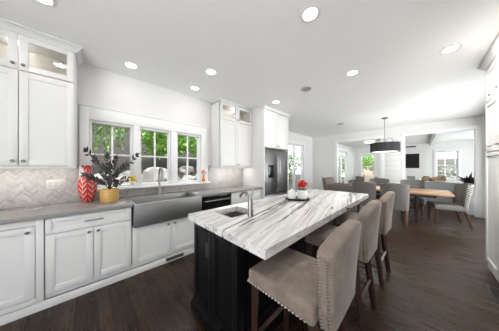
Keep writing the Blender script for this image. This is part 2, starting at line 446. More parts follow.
b.box(WX, WX+.018, .495, .58, ZB, ZT+.005, .003); b.box(WX, WX+.018, 1.06, 1.165, ZB, ZT+.005, .003)
struct('trim_window', b, M['trim'])
struct('trim_sill', MB().box(WX-.02, WX+.10, -.10, 1.81, 1.035, 1.072, .006), M['trim'])
# chevron tile backsplash
b = MB(); b.box(WX, WX+.012, -1.6, -.11, .916, 1.40); b.box(WX, WX+.012, -.11, 1.82, .916, 1.034); b.box(WX, WX+.012, 1.82, 2.82, .916, 1.40)
struct('wall_backsplash', b, M['tile'])

# ---- sliding door of the dining side, french door and windows of the living room
def glazed(name, axis, p, a0, a1, z0, z1, nleaf, fw=.07, cas=.09, side=1, depth=.1, mun=None):
    """p = wall face; leaves along the other axis"""
    mid = (a0+a1)/2
    r = sroot(name, (p, mid, z0) if axis == 'x' else (mid, p, z0))
    def bx(b, d0, d1, s0, s1, zz0, zz1, bv=.003):
        lo, hi = sorted((p+side*d0, p+side*d1))
        b.box(lo, hi, s0, s1, zz0, zz1, bv) if axis == 'x' else b.box(s0, s1, lo, hi, zz0, zz1, bv)
    b = MB()
    bx(b, 0, .022, a0-cas, a0, z0, z1+cas); bx(b, 0, .022, a1, a1+cas, z0, z1+cas); bx(b, 0, .022, a0, a1, z1, z1+cas)
    if z0 > .1: bx(b, 0, .05, a0-cas, a1+cas, z0-.04, z0)
    struct('casing', b, M['trim'], r)
    wl = (a1-a0)/nleaf
    for k in range(nleaf):
        s0, s1 = a0+k*wl, a0+(k+1)*wl
        b = MB(); d0, d1 = -.09, -.04
        bx(b, d0, d1, s0, s0+fw, z0, z1); bx(b, d0, d1, s1-fw, s1, z0, z1)
        bx(b, d0, d1, s0+fw, s1-fw, z0, z0+fw*1.3); bx(b, d0, d1, s0+fw, s1-fw, z1-fw, z1)
        if mun:
            for j in range(1, mun): 
                z = z0+(z1-z0)*j/mun; bx(b, -.075, -.055, s0+fw, s1-fw, z-.012, z+.012)
        lf = struct('sash', b, M['trim'], r)
        b = MB(); bx(b, -.067, -.063, s0+fw, s1-fw, z0+fw*1.3, z1-fw, 0); struct('pane', b, M['glass'], lf)
glazed('door_1', 'x', -3.5, 5.35, 6.75, .02, 2.32, 2)
glazed('door_2', 'x', -2.70, 8.35, 10.15, .02, 2.2, 2, fw=.1)
glazed('window_4', 'y', 11.5, -2.33, -1.72, .75, 2.09, 1, side=-1, fw=.04, mun=2)
glazed('window_5', 'y', 11.5, .60, 1.22, .86, 2.08, 1, side=-1, fw=.035, mun=2)
glazed('window_6', 'x', 1.32, 4.25, 7.15, .30, 2.40, 3, side=-1, fw=.05)  # unseen dining window, added to let in more light
glazed('door_added_living', 'x', 2.85, 8.3, 10.6, .02, 2.2, 3, side=-1, fw=.08)  # unseen living room door, added as an opening for light

# ================================================================== OUTSIDE
def grid_ground(name, x0, x1, y0, y1, f, m, n=26):
    b = MB(); V = {}
    for i in range(n+1):
        for j in range(n+1):
            x = x0+(x1-x0)*i/n; y = y0+(y1-y0)*j/n; V[i, j] = b.bm.verts.new((x, y, f(x, y)))
    for i in range(n):
        for j in range(n): b.bm.faces.new((V[i, j], V[i+1, j], V[i+1, j+1], V[i, j+1]))
    o = obj(name, b, m); o['kind'] = 'structure'; return o
def hill(x, y):
    d = -3.7-x
    if y > 12.2: d = max(d, 0)
    h = -.08+.86*min(1, max(0, (d-.35)/.5))+max(0, d-1.2)*.26+max(0, d-3)*.22
    k = min(1, max(.08, (8-y)/2)); h = -.08+(h+.08)*k
    return h+.12*noise.noise(Vector((x*.9, y*.9, 0)))*min(1, max(0, d))
grid_ground('ground', -14, -3.68, -8, 26, hill, M['mulch'], 40)
struct('ground_lawn', MB().box(-3.67, 12, 11.72, 26, -.12, -.08), M['grass'])
def bush(name, label, c, rad, n, m, group, lsize=.13, droop=0, trunk=True, cat='shrub'):
    r = thing(name, label, cat, (c[0], c[1], c[2]-rad[2]), 0, group)
    b = MB()
    for i in range(n):
        while True:
            d = Vector((random.uniform(-1, 1), random.uniform(-1, 1), random.uniform(-1, 1)))
            if .35 < d.length < 1: break
        lump = 1+.25*noise.noise(d*2.2+Vector(c))
        p = Vector((c[0]+d.x*rad[0]*lump, c[1]+d.y*rad[1]*lump, c[2]+d.z*rad[2]*lump))
        dr = Vector((random.gauss(0, 1), random.gauss(0, 1), random.gauss(0, .6)-droop))
        b.leaf(p, dr, lsize*random.uniform(.7, 1.5), lsize*random.uniform(.35, .6), Vector((random.gauss(0, .5), random.gauss(0, .5), 1)))
    obj('foliage', b, m, r, smooth=0)
    if trunk:
        z0 = c[2]-rad[2]-.5
        b = MB(); b.tube([(c[0], c[1], z0), (c[0]+.05, c[1]-.05, c[2]-.2*rad[2]), (c[0], c[1], c[2]+.5*rad[2])], [.05, .04, .02], 8)
        for k in range(5):
            a = k*1.3; b.tube([(c[0], c[1], c[2]-.3*rad[2]), (c[0]+math.cos(a)*rad[0]*.6, c[1]+math.sin(a)*rad[1]*.6, c[2]+.3*rad[2])], [.025, .01], 6)
        obj('stems', b, M['bark'], r)
    return r
G = 'shrubs and trees in the garden'
# window 1: weeping branches hanging before the hillside
r = thing('weeping_tree', 'weeping green tree hanging down outside the leftmost kitchen window', 'tree', (-6.2, .75, .5), 0, G)
b = MB(); random.seed(3)
for k in range(150):
    x = -6.0+random.gauss(0, .35); y = random.uniform(-.6, 1.05); z = 3.3+random.uniform(-.2, .3); L = random.uniform(.5, 1.6)*(.55+.5*math.sin(y*2.1+1)**2)
    n = int(L*22)
    for i in range(n):
        q = i/n; b.leaf((x+.1*math.sin(q*4+k), y+.08*math.cos(q*5+k), z-L*q), (random.gauss(0, .6), random.gauss(0, .6), -1), .13, .045)
obj('foliage', b, M['leaf2'], r, smooth=0)
b = MB(); b.tube([(-6.95, 1.22, .8), (-6.9, 1.2, 1.9), (-6.6, 1.0, 3.0), (-6.2, .7, 3.5)], [.09, .08, .06, .03], 8); b.tube([(-6.7, 1.1, 2.6), (-6.3, .3, 3.4)], [.05, .02], 6)
obj('trunk', b, M['bark'], r)
random.seed(11)
bush('garden_shrub', 'dense bright green shrub outside the middle kitchen window', (-6.9, 2.2, 2.5), (.6, .85, .8), 3000, M['leaf1'], G, .17)
bush('garden_shrub', 'bright green shrub beyond the right kitchen window', (-6.8, 3.95, 2.4), (.7, .92, .8), 2400, M['leaf1'], G, .17)
bush('garden_shrub', 'green shrub outside the sliding door of the dining room', (-7.6, 12.2, 1.7), (.8, 1.4, 1.1), 1200, M['leaf2'], G, .2)
bush('garden_shrub', 'green tree seen through the narrow window of the sunroom', (-3.2, 15.2, 2.1), (1.1, .8, .85), 1500, M['leaf1'], G, .2)
bush('flowering_shrub', 'pinkish cream flowering shrub below the green tree outside the sunroom window', (-3.0, 14.0, .6), (1.2, .5, .7), 900, M['leaf3'], G, .17, trunk=False)
bush('garden_shrub', 'pale whitish flowering shrub outside the living room window right of the television', (1.75, 15.2, .85), (.9, .7, .8), 700, M['leaf4'], G, .18)
bush('garden_shrub', 'green shrub outside the french door of the sunroom', (-5.2, 16.6, 1.5), (.8, 1.5, 1.3), 1600, M['leaf2'], G, .22)
b = MB()
for i in range(24): b.box(-5+i*.5, -5+i*.5+.485, 20, 20.06, -.1, 2.05, .01)
tag(recenter(obj('garden_fence', b, M['fence']), (1, 20, 0)), 'grey board fence across the lawn behind the pale shrub', 'fence')
# boulders of the rockery
spots = [(-4.9, .28, .36, 'wide pale boulder low outside the leftmost kitchen window'), (-4.9, 1.36, .40, 'pale boulder at the foot of the middle kitchen window, left one'),
         (-5.05, 2.22, .20, 'small pale boulder at the foot of the middle kitchen window, right one'), (-5.3, 3.02, .34, 'big boulder low in the left half of the right kitchen window'),
         (-6.1, 3.45, .28, 'boulder in the middle of the right kitchen window'), (-5.4, 4.0, .36, 'boulder at the right edge of the right kitchen window'),
         (-6.4, 2.75, .22, 'upper boulder under the shrub of the right kitchen window'), (-5.8, .85, .2, 'small boulder on the slope between the left and middle kitchen windows')]
for i, (x, y, s, lb) in enumerate(spots):
    z = hill(x, y)
    o = obj('boulder', MB().ball((x, y, z+s*.45), (s*1.05, s*1.25, s*.85), 18, 12, .5, i), M['stoneo'])
    recenter(o, (x, y, z)); tag(o, lb, 'boulder', 'boulders of the garden rockery')
# ================================================================== CABINETS
def shaker(b, fx, s, y0, y1, z0, z1, rail=.058, th=.02, gap=.0015, rec=.009):
    """five-piece door lying in a plane x = fx (back of the door), front towards s"""
    y0 += gap; y1 -= gap; z0 += gap; z1 -= gap
    def bx(a, c, ya, yb, za, zb, bv=.0015):
        lo, hi = sorted((fx+s*a, fx+s*c)); b.box(lo, hi, ya, yb, za, zb, bv)
    bx(0, th, y0, y0+rail, z0, z1); bx(0, th, y1-rail, y1, z0, z1)
    bx(0, th, y0+rail, y1-rail, z0, z0+rail); bx(0, th, y0+rail, y1-rail, z1-rail, z1)
    bx(.001, th-rec, y0+rail-.002, y1-rail+.002, z0+rail-.002, z1-rail+.002, 0)
def frame_only(b, fx, s, y0, y1, z0, z1, rail=.058, th=.02, gap=.0015):
    y0 += gap; y1 -= gap; z0 += gap; z1 -= gap
    def bx(a, c, ya, yb, za, zb, bv=.0015):
        lo, hi = sorted((fx+s*a, fx+s*c)); b.box(lo, hi, ya, yb, za, zb, bv)
    bx(0, th, y0, y0+rail, z0, z1); bx(0, th, y1-rail, y1, z0, z1)
    bx(0, th, y0+rail, y1-rail, z0, z0+rail); bx(0, th, y0+rail, y1-rail, z1-rail, z1)
def knob(parent, x, s, y, z, m=None):
    b = MB(); b.tube([(x, y, z), (x+s*.012, y, z), (x+s*.014, y, z), (x+s*.024, y, z), (x+s*.028, y, z)], [.006, .006, .013, .015, .011], 12)
    return obj('knob', b, m or M['darkknob'], parent)
def pull(parent, x, s, y0, y1, z, m=None):
    b = MB(); b.tube([(x+s*.028, y0, z), (x+s*.028, y1, z)], .006, 8)
    for y in (y0+.02, y1-.02): b.tube([(x, y, z), (x+s*.028, y, z)], .005, 8)
    return obj('handle', b, m or M['darkknob'], parent)
def crown(b, pts, z0, z1):
    """cornice swept along a polyline of (x, y), outward given per point"""
    prof = [(0, z0), (.010, z0), (.014, z0+.012), (.044, z1-.022), (.052, z1-.016), (.058, z1-.014), (.058, z1)]
    rows = []
    for (x, y, ox, oy) in pts: rows.append([b.bm.verts.new((x+ox*d, y+oy*d, z)) for d, z in prof]+[b.bm.verts.new((x, y, z1))])
    for a, c in zip(rows, rows[1:]):
        n = len(a)
        for i in range(n): b.bm.faces.new((a[i], a[(i+1) % n], c[(i+1) % n], c[i]))
    b.bm.faces.new(rows[0][::-1]); b.bm.faces.new(rows[-1])
BX = -2.51                     # carcase front of the base run; doors are 2 cm in front
BG = 'white base cabinets along the window wall'
def carcase(r, y0, y1, z0, z1, xf=BX, xb=WX+.013, m='cab'):
    return obj('body', MB().box(xb, xf, y0, y1, z0, z1, .002), M[m], r)
# left corner cabinet with an inset door in a face frame
r = thing('base_cabinet', 'white base cabinet with inset door at the left end of the counter', 'cabinet', (-2.8, -.66, 0), 0, BG)
b = MB().box(WX+.013, BX, -1.0, -.314, .0, .872)
obj('body', b, M['cab'], r)
b = MB(); xf0, xf1 = BX, BX+.022
b.box(xf0, xf1, -.362, -.314, .09, .872, .0015); b.box(xf0, xf1, -1.0, -.955, .09, .872, .0015)
b.box(xf0, xf1, -.955, -.362, .09, .135, .0015); b.box(xf0, xf1, -.955, -.362, .815, .872, .0015)
obj('face_frame', b, M['cab'], r)
b = MB(); shaker(b, BX+.001, 1, -.955, -.362, .135, .815, gap=.004); d = obj('door', b, M['cab'], r); knob(d, BX+.021, 1, -.405, .765)
# drawer cabinet
r = thing('base_cabinet', 'white base cabinet with one wide drawer above two doors under the plant', 'cabinet', (-2.8, .03, 0), 0, BG)
carcase(r, -.312, .376, .09, .872)
b = MB(); shaker(b, BX, 1, -.306, .370, .715, .862, rail=.04); d = obj('drawer', b, M['cab'], r); pull(d, BX+.02, 1, -.04, .11, .79)
for y0, y1, ky in ((-.306, .031, -.005), (.033, .370, .069)):
    b = MB(); shaker(b, BX, 1, y0, y1, .135, .705); d = obj('door', b, M['cab'], r); knob(d, BX+.02, 1, ky, .665)
# sink cabinet
r = thing('base_cabinet', 'white sink base cabinet with two doors below the steel apron sink', 'cabinet', (-2.8, .84, 0), 0, BG)
carcase(r, .378, 1.315, .09, .605)
for y0, y1, ky in ((.386, .843, .80), (.845, 1.302, .888)):
    b = MB(); shaker(b, BX, 1, y0, y1, .135, .595); d = obj('door', b, M['cab'], r); knob(d, BX+.02, 1, ky, .555)
# dishwasher
r = thing('dishwasher', 'black and steel dishwasher right of the apron sink', 'dishwasher', (-2.8, 1.63, 0))
obj('body', MB().box(WX+.013, BX, 1.322, 1.932, .09, .870, .002), M['black'], r)
obj('door', MB().box(BX, BX+.03, 1.325, 1.929, .11, .80, .004), M['bglass'], r)
obj('control_panel', MB().box(BX, BX+.032, 1.325, 1.929, .803, .866, .004), M['bglass'], r)
b = MB(); b.tube([(BX+.07, 1.36, .79), (BX+.07, 1.895, .79)], .013, 12)
for y in (1.385, 1.87): b.tube([(BX+.028, y, .79), (BX+.07, y, .79)], .009, 8)
obj('handle', b, M['steel'], r)
# end drawers
r = thing('base_cabinet', 'white base cabinet with stacked drawers between dishwasher and refrigerator', 'cabinet', (-2.8, 2.38, 0), 0, BG)
carcase(r, 1.938, 2.812, .09, .872)
for z0, z1 in ((.715, .862), (.43, .705), (.135, .42)):
    b = MB(); shaker(b, BX, 1, 1.944, 2.806, z0, z1, rail=.04); d = obj('drawer', b, M['cab'], r); pull(d, BX+.02, 1, 2.28, 2.47, (z0+z1)/2)
struct('trim_plinth', MB().box(WX+.013, BX+.0, -.312, 2.812, 0, .088).box(BX-.02, BX-.0, -1.0, 2.812, 0, .088).box(BX, BX+.014, -1.0, 2.812, 0, .082, .003), M['cab'])
# toe-kick vent
r = thing('toe_kick_vent', 'dark louvred vent in the plinth under the sink cabinet', 'vent', (BX+.014, .90, .02))
obj('frame', MB().box(BX+.0142, BX+.018, .77, 1.03, .018, .072, .001), M['grille'], r)
b = MB()
for i in range(5): b.box(BX+.018, BX+.021, .78, 1.02, .024+i*.009, .029+i*.009)
obj('louvre', b, M['black'], r)
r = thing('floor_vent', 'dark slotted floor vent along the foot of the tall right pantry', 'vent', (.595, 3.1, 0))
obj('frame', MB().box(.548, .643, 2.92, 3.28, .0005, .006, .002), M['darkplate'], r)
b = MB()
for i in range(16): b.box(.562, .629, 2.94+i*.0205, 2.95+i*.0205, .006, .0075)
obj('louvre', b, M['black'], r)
# countertop with its cut for the sink
CF = -2.462
r = obj('countertop', MB().prism([(WX+.014, -1.0), (CF, -1.0), (CF, .386), (-3.0, .386), (-3.0, 1.304), (CF, 1.304), (CF, 2.814), (WX+.014, 2.814)], .874, .914, .003), M['quartz'])
recenter(r, (-2.8, .5, .874)); tag(r, 'grey stone countertop running along the window wall around the sink', 'countertop')
# apron sink
r = thing('apron_sink', 'brushed stainless steel farmhouse apron sink under the windows', 'sink', (-2.7, .845, .61))
b = MB(); xa, xb, ya, yb, z0, z1, t = -2.995, -2.43, .392, 1.298, .612, .905, .03
b.box(xb-t, xb, ya, yb, z0, z1, .008); b.box(xa, xa+t, ya, yb, z0, z1, .006); b.box(xa+t-.005, xb-t+.005, ya, ya+t, z0, z1, .006); b.box(xa+t-.005, xb-t+.005, yb-t, yb, z0, z1, .006)
b.box(xa+.005, xb-.005, ya+.005, yb-.005, z0, z0+.03)
obj('basin', b, M['sinksteel'], r)
obj('drain', MB().lathe([(0, .6445), (.03, .6445), (.045, .648), (.048, .6425)], (-2.72, .845, 0)), M['chrome'], r)
# gooseneck faucet
r = thing('kitchen_faucet', 'brushed gooseneck faucet behind the apron sink', 'faucet', (-3.055, .845, .914))
b = MB(); fx, fy = -3.055, .845
b.lathe([(0, .914), (.032, .914), (.032, .925), (.024, .94), (.021, 1.03), (.019, 1.06), (0, 1.06)], (fx, fy, 0))
pts = [(fx, fy, 1.05), (fx, fy, 1.22)]+[(fx+.085-.085*math.cos(a), fy, 1.24+.11*math.sin(a)) for a in [i*math.pi/8 for i in range(9)]]
b.tube(pts, .017, 12); obj('spout', b, M['nickel'], r)
obj('spray_head', MB().tube([(fx+.17, fy, 1.245), (fx+.17, fy, 1.20), (fx+.17, fy, 1.13)], [.019, .025, .024], 12), M['nickel'], r)
obj('lever', MB().tube([(fx, fy+.015, 1.0), (fx, fy+.05, 1.005), (fx+.01, fy+.10, 1.05)], [.011, .008, .006], 8), M['nickel'], r)

# ---- wall cabinets
UX = -2.81
def upper(name, label, y0, y1, zsplit, ztop, doors, bottom=1.35, group='white wall cabinets'):
    r = thing(name, label, 'cabinet', (-2.97, (y0+y1)/2, bottom), 0, group)
    xb = WX+.002 if bottom > 1.41 else WX+.014
    b = MB(); b.box(xb, UX, y0, y1, bottom+.03, zsplit-.012, .002)
    b.box(xb, UX, y0, y0+.018, zsplit-.012, ztop); b.box(xb, UX, y1-.018, y1, zsplit-.012, ztop); b.box(xb, UX, y0, y1, ztop-.018, ztop)
    b.box(UX-.02, UX, y0, y1, bottom, bottom+.03); b.box(xb, UX-.02, y0, y0+.018, bottom, bottom+.03); b.box(xb, UX-.02, y1-.018, y1, bottom, bottom+.03)
    b.box(UX-.018, UX+.0005, y0, y0+.03, bottom, ztop); b.box(UX-.018, UX+.0005, y1-.03, y1, bottom, ztop)
    obj('body', b, M['cab'], r)
    obj('interior', MB().box(xb+.002, xb+.006, y0+.02, y1-.02, zsplit-.01, ztop-.02).box(xb+.006, UX-.003, y0+.0185, y0+.022, zsplit-.01, ztop-.02).box(xb+.006, UX-.003, y1-.022, y1-.0185, zsplit-.01, ztop-.02).box(xb+.006, UX-.003, y0+.022, y1-.022, zsplit-.011, zsplit-.004), M['cab_in'], r)
    for (a, c, ks) in doors:
        ky = c-.03 if ks > 0 else a+.03
        b = MB(); shaker(b, UX+.001, 1, a, c, bottom+.03, zsplit-.012); d = obj('door', b, M['cab'], r); knob(d, UX+.021, 1, ky, bottom+.075)
        b = MB(); frame_only(b, UX+.001, 1, a, c, zsplit+.0, ztop-.012); d = obj('glass_door', b, M['cab'], r); knob(d, UX+.021, 1, ky, zsplit+.045)
        obj('glass_pane', MB().box(UX+.008, UX+.012, a+.057, c-.057, zsplit+.057, ztop-.069), M['cabglass'], d)
    return r
r = upper('wall_cabinet', 'white wall cabinet with glass upper doors at the left edge', -1.0, -.115, 2.345, 2.715, [(-.985, -.513, 1), (-.510, -.128, -1)])
b = MB(); crown(b, [(UX+.02, -1.0, 1, 0), (UX+.02, -.115, 1, 1), (WX+.002, -.115, 0, 1)], 2.70, CEIL-.001)
b.box(WX+.002, UX+.021, -1.0, -.115, 2.716, CEIL-.002); obj('cornice', b, M['cab'], r)
r = upper('wall_cabinet', 'white wall cabinet with glass upper doors right of the windows', 1.885, 2.812, 2.36, 2.725, [(1.90, 2.348, 1), (2.35, 2.797, -1)])
b = MB(); b.box(WX+.002, UX+.03, 1.875, 2.812, 2.726, CEIL-.002, .004); obj('cornice', b, M['cab'], r)
def strip(name, label, y0, y1):
    r = thing(name, label, 'light', (-2.95, (y0+y1)/2, 1.36))
    obj('housing', MB().box(-2.99, -2.93, y0, y1, 1.367, 1.379, .002), M['plate'], r)
    obj('diffuser', MB().box(-2.985, -2.935, y0+.01, y1-.01, 1.361, 1.367), M['lamp'], r)
    l = bpy.data.lights.new('strip_glow', 'AREA'); l.shape = 'RECTANGLE'; l.size = .05; l.size_y = y1-y0; l.energy = .16; l.color = (1, .86, .70)
    lo = bpy.data.objects.new('strip_glow', l); col.objects.link(lo); lo.parent = r; lo.location = (0, 0, -.004)
strip('under_cabinet_light', 'light strip under the left wall cabinet', -.95, -.17); strip('under_cabinet_light', 'light strip under the right wall cabinet', 1.95, 2.76)
for y0, y1, z, lb in ((-.9, -.2, 2.68, 'small warm light inside the left glass cabinet'), (1.95, 2.75, 2.69, 'small warm light inside the right glass cabinet')):
    r = thing('puck_light', lb, 'light', (-2.97, (y0+y1)/2, z))
    obj('housing', MB().lathe([(0, z), (.035, z), (.035, z+.011), (0, z+.011)], (-2.97, (y0+y1)/2, 0), 16), M['lamp'], r)
    l = bpy.data.lights.new('puck_glow', 'POINT'); l.energy = .25; l.shadow_soft_size = .03; l.color = (1, .93, .84)
    lo = bpy.data.objects.new('puck_glow', l); col.objects.link(lo); lo.parent = r; lo.location = (0, 0, -.05)

# ---- refrigerator and its surround
PXF = -2.42
r = thing('refrigerator_cabinet', 'tall white cabinet surround with two doors above the refrigerator', 'cabinet', (-2.78, 3.33, 0))
b = MB(); b.box(WX+.002, PXF, 2.816, 2.842, 0, 2.70, .002); b.box(WX+.002, PXF, 3.80, 3.826, 0, 2.70, .002)
b.box(WX+.002, PXF-.022, 2.842, 3.80, 1.83, 2.70)
obj('body', b, M['cab'], r)
for y0, y1, ky in ((2.846, 3.320, 3.285), (3.322, 3.796, 3.357)):
    b = MB(); shaker(b, PXF-.0215, 1, y0, y1, 1.84, 2.69); d = obj('door', b, M['cab'], r); knob(d, PXF-.0015, 1, ky, 1.885)
b = MB(); b.box(WX+.002, PXF+.02, 2.816, 3.84, 2.701, CEIL-.002, .004); obj('cornice', b, M['cab'], r)
r = thing('refrigerator', 'stainless steel french door refrigerator with black water dispenser', 'refrigerator', (-2.8, 3.32, 0))
obj('body', MB().box(-3.1, -2.50, 2.852, 3.79, .02, 1.79, .004), M['grille'], r)
for nm, y0, y1 in (('door', 2.854, 3.319), ('door', 3.323, 3.788)):
    d = obj(nm, MB().box(-2.498, -2.43, y0, y1, .72, 1.785, .008), M['steel'], r)
    hy = 3.27 if y0 < 3 else 3.37
    b = MB(); b.tube([(-2.43, hy, .82), (-2.385, hy, .86), (-2.372, hy, 1.1), (-2.372, hy, 1.35), (-2.385, hy, 1.58), (-2.43, hy, 1.62)], .016, 10); obj('handle', b, M['chrome'], d)
    if y0 < 3:
        obj('dispenser', MB().box(-2.4295, -2.425, 2.98, 3.19, 1.12, 1.42, .002), M['bglass'], d)
d = obj('freezer_drawer', MB().box(-2.498, -2.43, 2.854, 3.788, .06, .712, .008), M['steel'], r)
b = MB(); b.tube([(-2.43, 2.95, .64), (-2.38, 2.97, .64), (-2.38, 3.67, .64), (-2.43, 3.69, .64)], .012, 10); obj('handle', b, M['chrome'], d)

# ---- tall pantry at the right
PX = .667
r = thing('pantry_cabinet', 'tall white pantry cabinet at the right edge', 'cabinet', (1.0, 3.0, 0))
obj('body', MB().box(PX, 1.318, 2.30, 3.89, 0, 2.67, .002), M['cab'], r)
for y0, y1, ky in ((2.31, 2.835, 2.80), (2.837, 3.36, 3.325), (3.362, 3.885, 3.63)):
    for z0, z1, kz in ((.10, 1.555, 1.50), (1.56, 2.22, 1.63)):
        b = MB(); shaker(b, PX-.001, -1, y0, y1, z0, z1); d = obj('door', b, M['cab'], r); pull(d, PX-.021, -1, ky-.06, ky+.06, kz)
    b = MB(); shaker(b, PX-.001, -1, y0, y1, 2.225, 2.66); d = obj('door', b, M['cab'], r); knob(d, PX-.021, -1, ky, 2.28)
b = MB(); crown(b, [(PX-.02, 2.30, -1, 0), (PX-.02, 3.89, -1, 1), (1.318, 3.89, 0, 1)], 2.69, CEIL-.001); b.box(PX-.021, 1.318, 2.30, 3.89, 2.671, CEIL-.002)
obj('cornice', b, M['cab'], r)

# ================================================================== ISLAND
IX0, IX1, IY0, IY1 = -1.545, -.575, .68, 3.35
BX0, BX1, BY0, BY1 = -1.505, -.86, .72, 3.31
r = thing('kitchen_island', 'black panelled kitchen island cabinet in the middle of the room', 'island', (-1.2, 2.0, 0))
b = MB()
sx0, sx1, sy0, sy1 = -1.46, -1.15, .90, 1.22
b.box(BX0+.012, BX1-.012, BY0+.012, BY1-.012, .0, .62)
b.box(BX0+.012, sx0-.03, BY0+.012, BY1-.012, .62, .857); b.box(sx1+.03, BX1-.012, BY0+.012, BY1-.012, .62, .857)
b.box(sx0-.03, sx1+.03, BY0+.012, sy0-.03, .62, .857); b.box(sx0-.03, sx1+.03, sy1+.03, BY1-.012, .62, .857)
obj('body', b, M['black_cab'], r)
def epanel(b, x0, x1, yf, s, z0, z1, rail=.055):
    def bx(a, c, xa, xb, za, zb, bv=.0015):
        lo, hi = sorted((yf+s*a, yf+s*c)); b.box(xa, xb, lo, hi, za, zb, bv)
    bx(0, .012, x0, x0+rail, z0, z1); bx(0, .012, x1-rail, x1, z0, z1); bx(0, .012, x0+rail, x1-rail, z0, z0+rail); bx(0, .012, x0+rail, x1-rail, z1-rail, z1)
    bx(-.002, .003, x0+rail-.001, x1-rail+.001, z0+rail-.001, z1-rail+.001, .0); bx(.002, .0075, x0+rail, x0+rail+.012, z0+rail, z1-rail); bx(.002, .0075, x1-rail-.012, x1-rail, z0+rail, z1-rail)
b = MB(); epanel(b, BX0+.0, -1.18, BY0+.012, -1, .13, .857); obj('end_panel', b, M['black_cab'], r)
b = MB(); epanel(b, -1.178, BX1, BY0+.012, -1, .13, .857); obj('end_panel', b, M['black_cab'], r)
b = MB(); epanel(b, BX0, BX1, BY1-.012, 1, .13, .857); obj('end_panel', b, M['black_cab'], r)
n = 4; L = (BY1-BY0-.002)/n
for k in range(n):
    b = MB(); shaker(b, BX0+.012, -1, BY0+.001+k*L, BY0+.001+(k+1)*L, .13, .857, th=.012, rec=.008); d = obj('door', b, M['black_cab'], r)
    b = MB(); shaker(b, BX1-.012, 1, BY0+.001+k*L, BY0+.001+(k+1)*L, .13, .857, th=.012, rec=.008); obj('back_panel', b, M['black_cab'], r)
b = MB(); e = .018
for (o_, z0, z1) in ((.022, 0, .095), (.013, .095, .115), (.006, .115, .13)):
    b.box(BX0-o_, BX1+o_, BY0-o_, BY0+.012, z0, z1, .003); b.box(BX0-o_, BX1+o_, BY1-.012, BY1+o_, z0, z1, .003)
    b.box(BX0-o_, BX0+.012, BY0+.012, BY1-.012, z0, z1, .003); b.box(BX1-.012, BX1+o_, BY0+.012, BY1-.012, z0, z1, .003)
obj('plinth', b, M['black_cab'], r)
# marble top with a cut for the bar sink
b = MB(); zt0, zt1 = .859, .914
for (xa, xb, ya, yb) in ((IX0, sx0, IY0, IY1), (sx1, IX1, IY0, IY1), (sx0, sx1, IY0, sy0), (sx0, sx1, sy1, IY1)):
    b.box(xa, xb, ya, yb, zt0, zt1)
bmesh.ops.remove_doubles(b.bm, verts=b.bm.verts[:], dist=1e-5)
r = recenter(obj('island_top', b, M['marble'], smooth=0), (-1.06, 2.0, .859)); tag(r, 'thick white marble island top with dark grey streaks', 'countertop')
r = thing('bar_sink', 'small steel undermount sink in the marble island top', 'sink', ((sx0+sx1)/2, (sy0+sy1)/2, .68))
b = MB(); t = .012; z0, z1 = .68, .855
a0, a1, c0, c1 = sx0-.01, sx1+.01, sy0-.01, sy1+.01
b.box(a0, a0+t, c0, c1, z0, z1); b.box(a1-t, a1, c0, c1, z0, z1); b.box(a0+t, a1-t, c0, c0+t, z0, z1); b.box(a0+t, a1-t, c1-t, c1, z0, z1); b.box(a0+t, a1-t, c0+t, c1-t, z0, z0+.01)
obj('basin', b, M['sinksteel'], r)
obj('drain', MB().lathe([(0, .692), (.025, .692), (.035, .694), (.036, .6905)], ((sx0+sx1)/2, (sy0+sy1)/2, 0), 16), M['chrome'], r)
r = thing('bar_faucet', 'brushed nickel bar faucet beside the small island sink', 'faucet', (-1.075, 1.06, .914))
fx, fy = -1.075, 1.06
b = MB(); b.lathe([(0, .914), (.028, .914), (.028, .922), (.022, .935), (.021, 1.0), (.024, 1.03), (.02, 1.06), (0, 1.065)], (fx, fy, 0), 20)
b.tube([(fx, fy, 1.03), (fx-.01, fy, 1.09), (fx-.05, fy, 1.125), (fx-.10, fy, 1.12), (fx-.135, fy, 1.085), (fx-.14, fy, 1.07)], [.015, .014, .013, .012, .013, .014], 12)
obj('spout', b, M['nickel'], r)
obj('lever', MB().tube([(fx, fy, 1.06), (fx+.004, fy, 1.09), (fx+.02, fy+.01, 1.15), (fx+.035, fy+.015, 1.165)], [.014, .010, .007, .005], 10), M['nickel'], r)
def outlet(name, label, loc, axis, s, w, h, n, m, mi):
    r = thing(name, label, 'outlet', loc); x, y, z = loc
    def bx(b, a, c, u0, u1, z0, z1, bv=0):
        if axis == 'x': lo, hi = sorted((x+s*a, x+s*c)); b.box(lo, hi, y+u0, y+u1, z0, z1, bv)
        else: lo, hi = sorted((y+s*a, y+s*c)); b.box(x+u0, x+u1, lo, hi, z0, z1, bv)
    b = MB(); bx(b, 0, .005, -w/2, w/2, z-h/2, z+h/2, .001); obj('plate', b, m, r)
    for k in range(n):
        c = (k-(n-1)/2)*w/n
        b = MB(); bx(b, .005, .008, c-.016, c+.016, z-.032, z+.032, .001); so = obj('socket', b, m, r)
        b = MB()
        for dz in (-.017, .017):
            for du in (-.006, .006): bx(b, .008, .0086, c+du-.0015, c+du+.0015, z+dz-.005, z+dz+.005)
        obj('slot', b, mi, so)
outlet('wall_outlet', 'white double outlet plate on the chevron backsplash', (WX+.0122, -.30, 1.155), 'x', 1, .15, .115, 3, M['plate'], M['black'])
outlet('wall_outlet', 'black outlet on the near end of the island', (-1.255, BY0+.008, .645), 'y', -1, .07, .115, 1, M['darkplate'], M['nickel'])
outlet('wall_outlet', 'white outlet low on the far dining wall by the corner', (-3.05, FY, .9), 'y', -1, .07, .115, 1, M['plate'], M['black'])

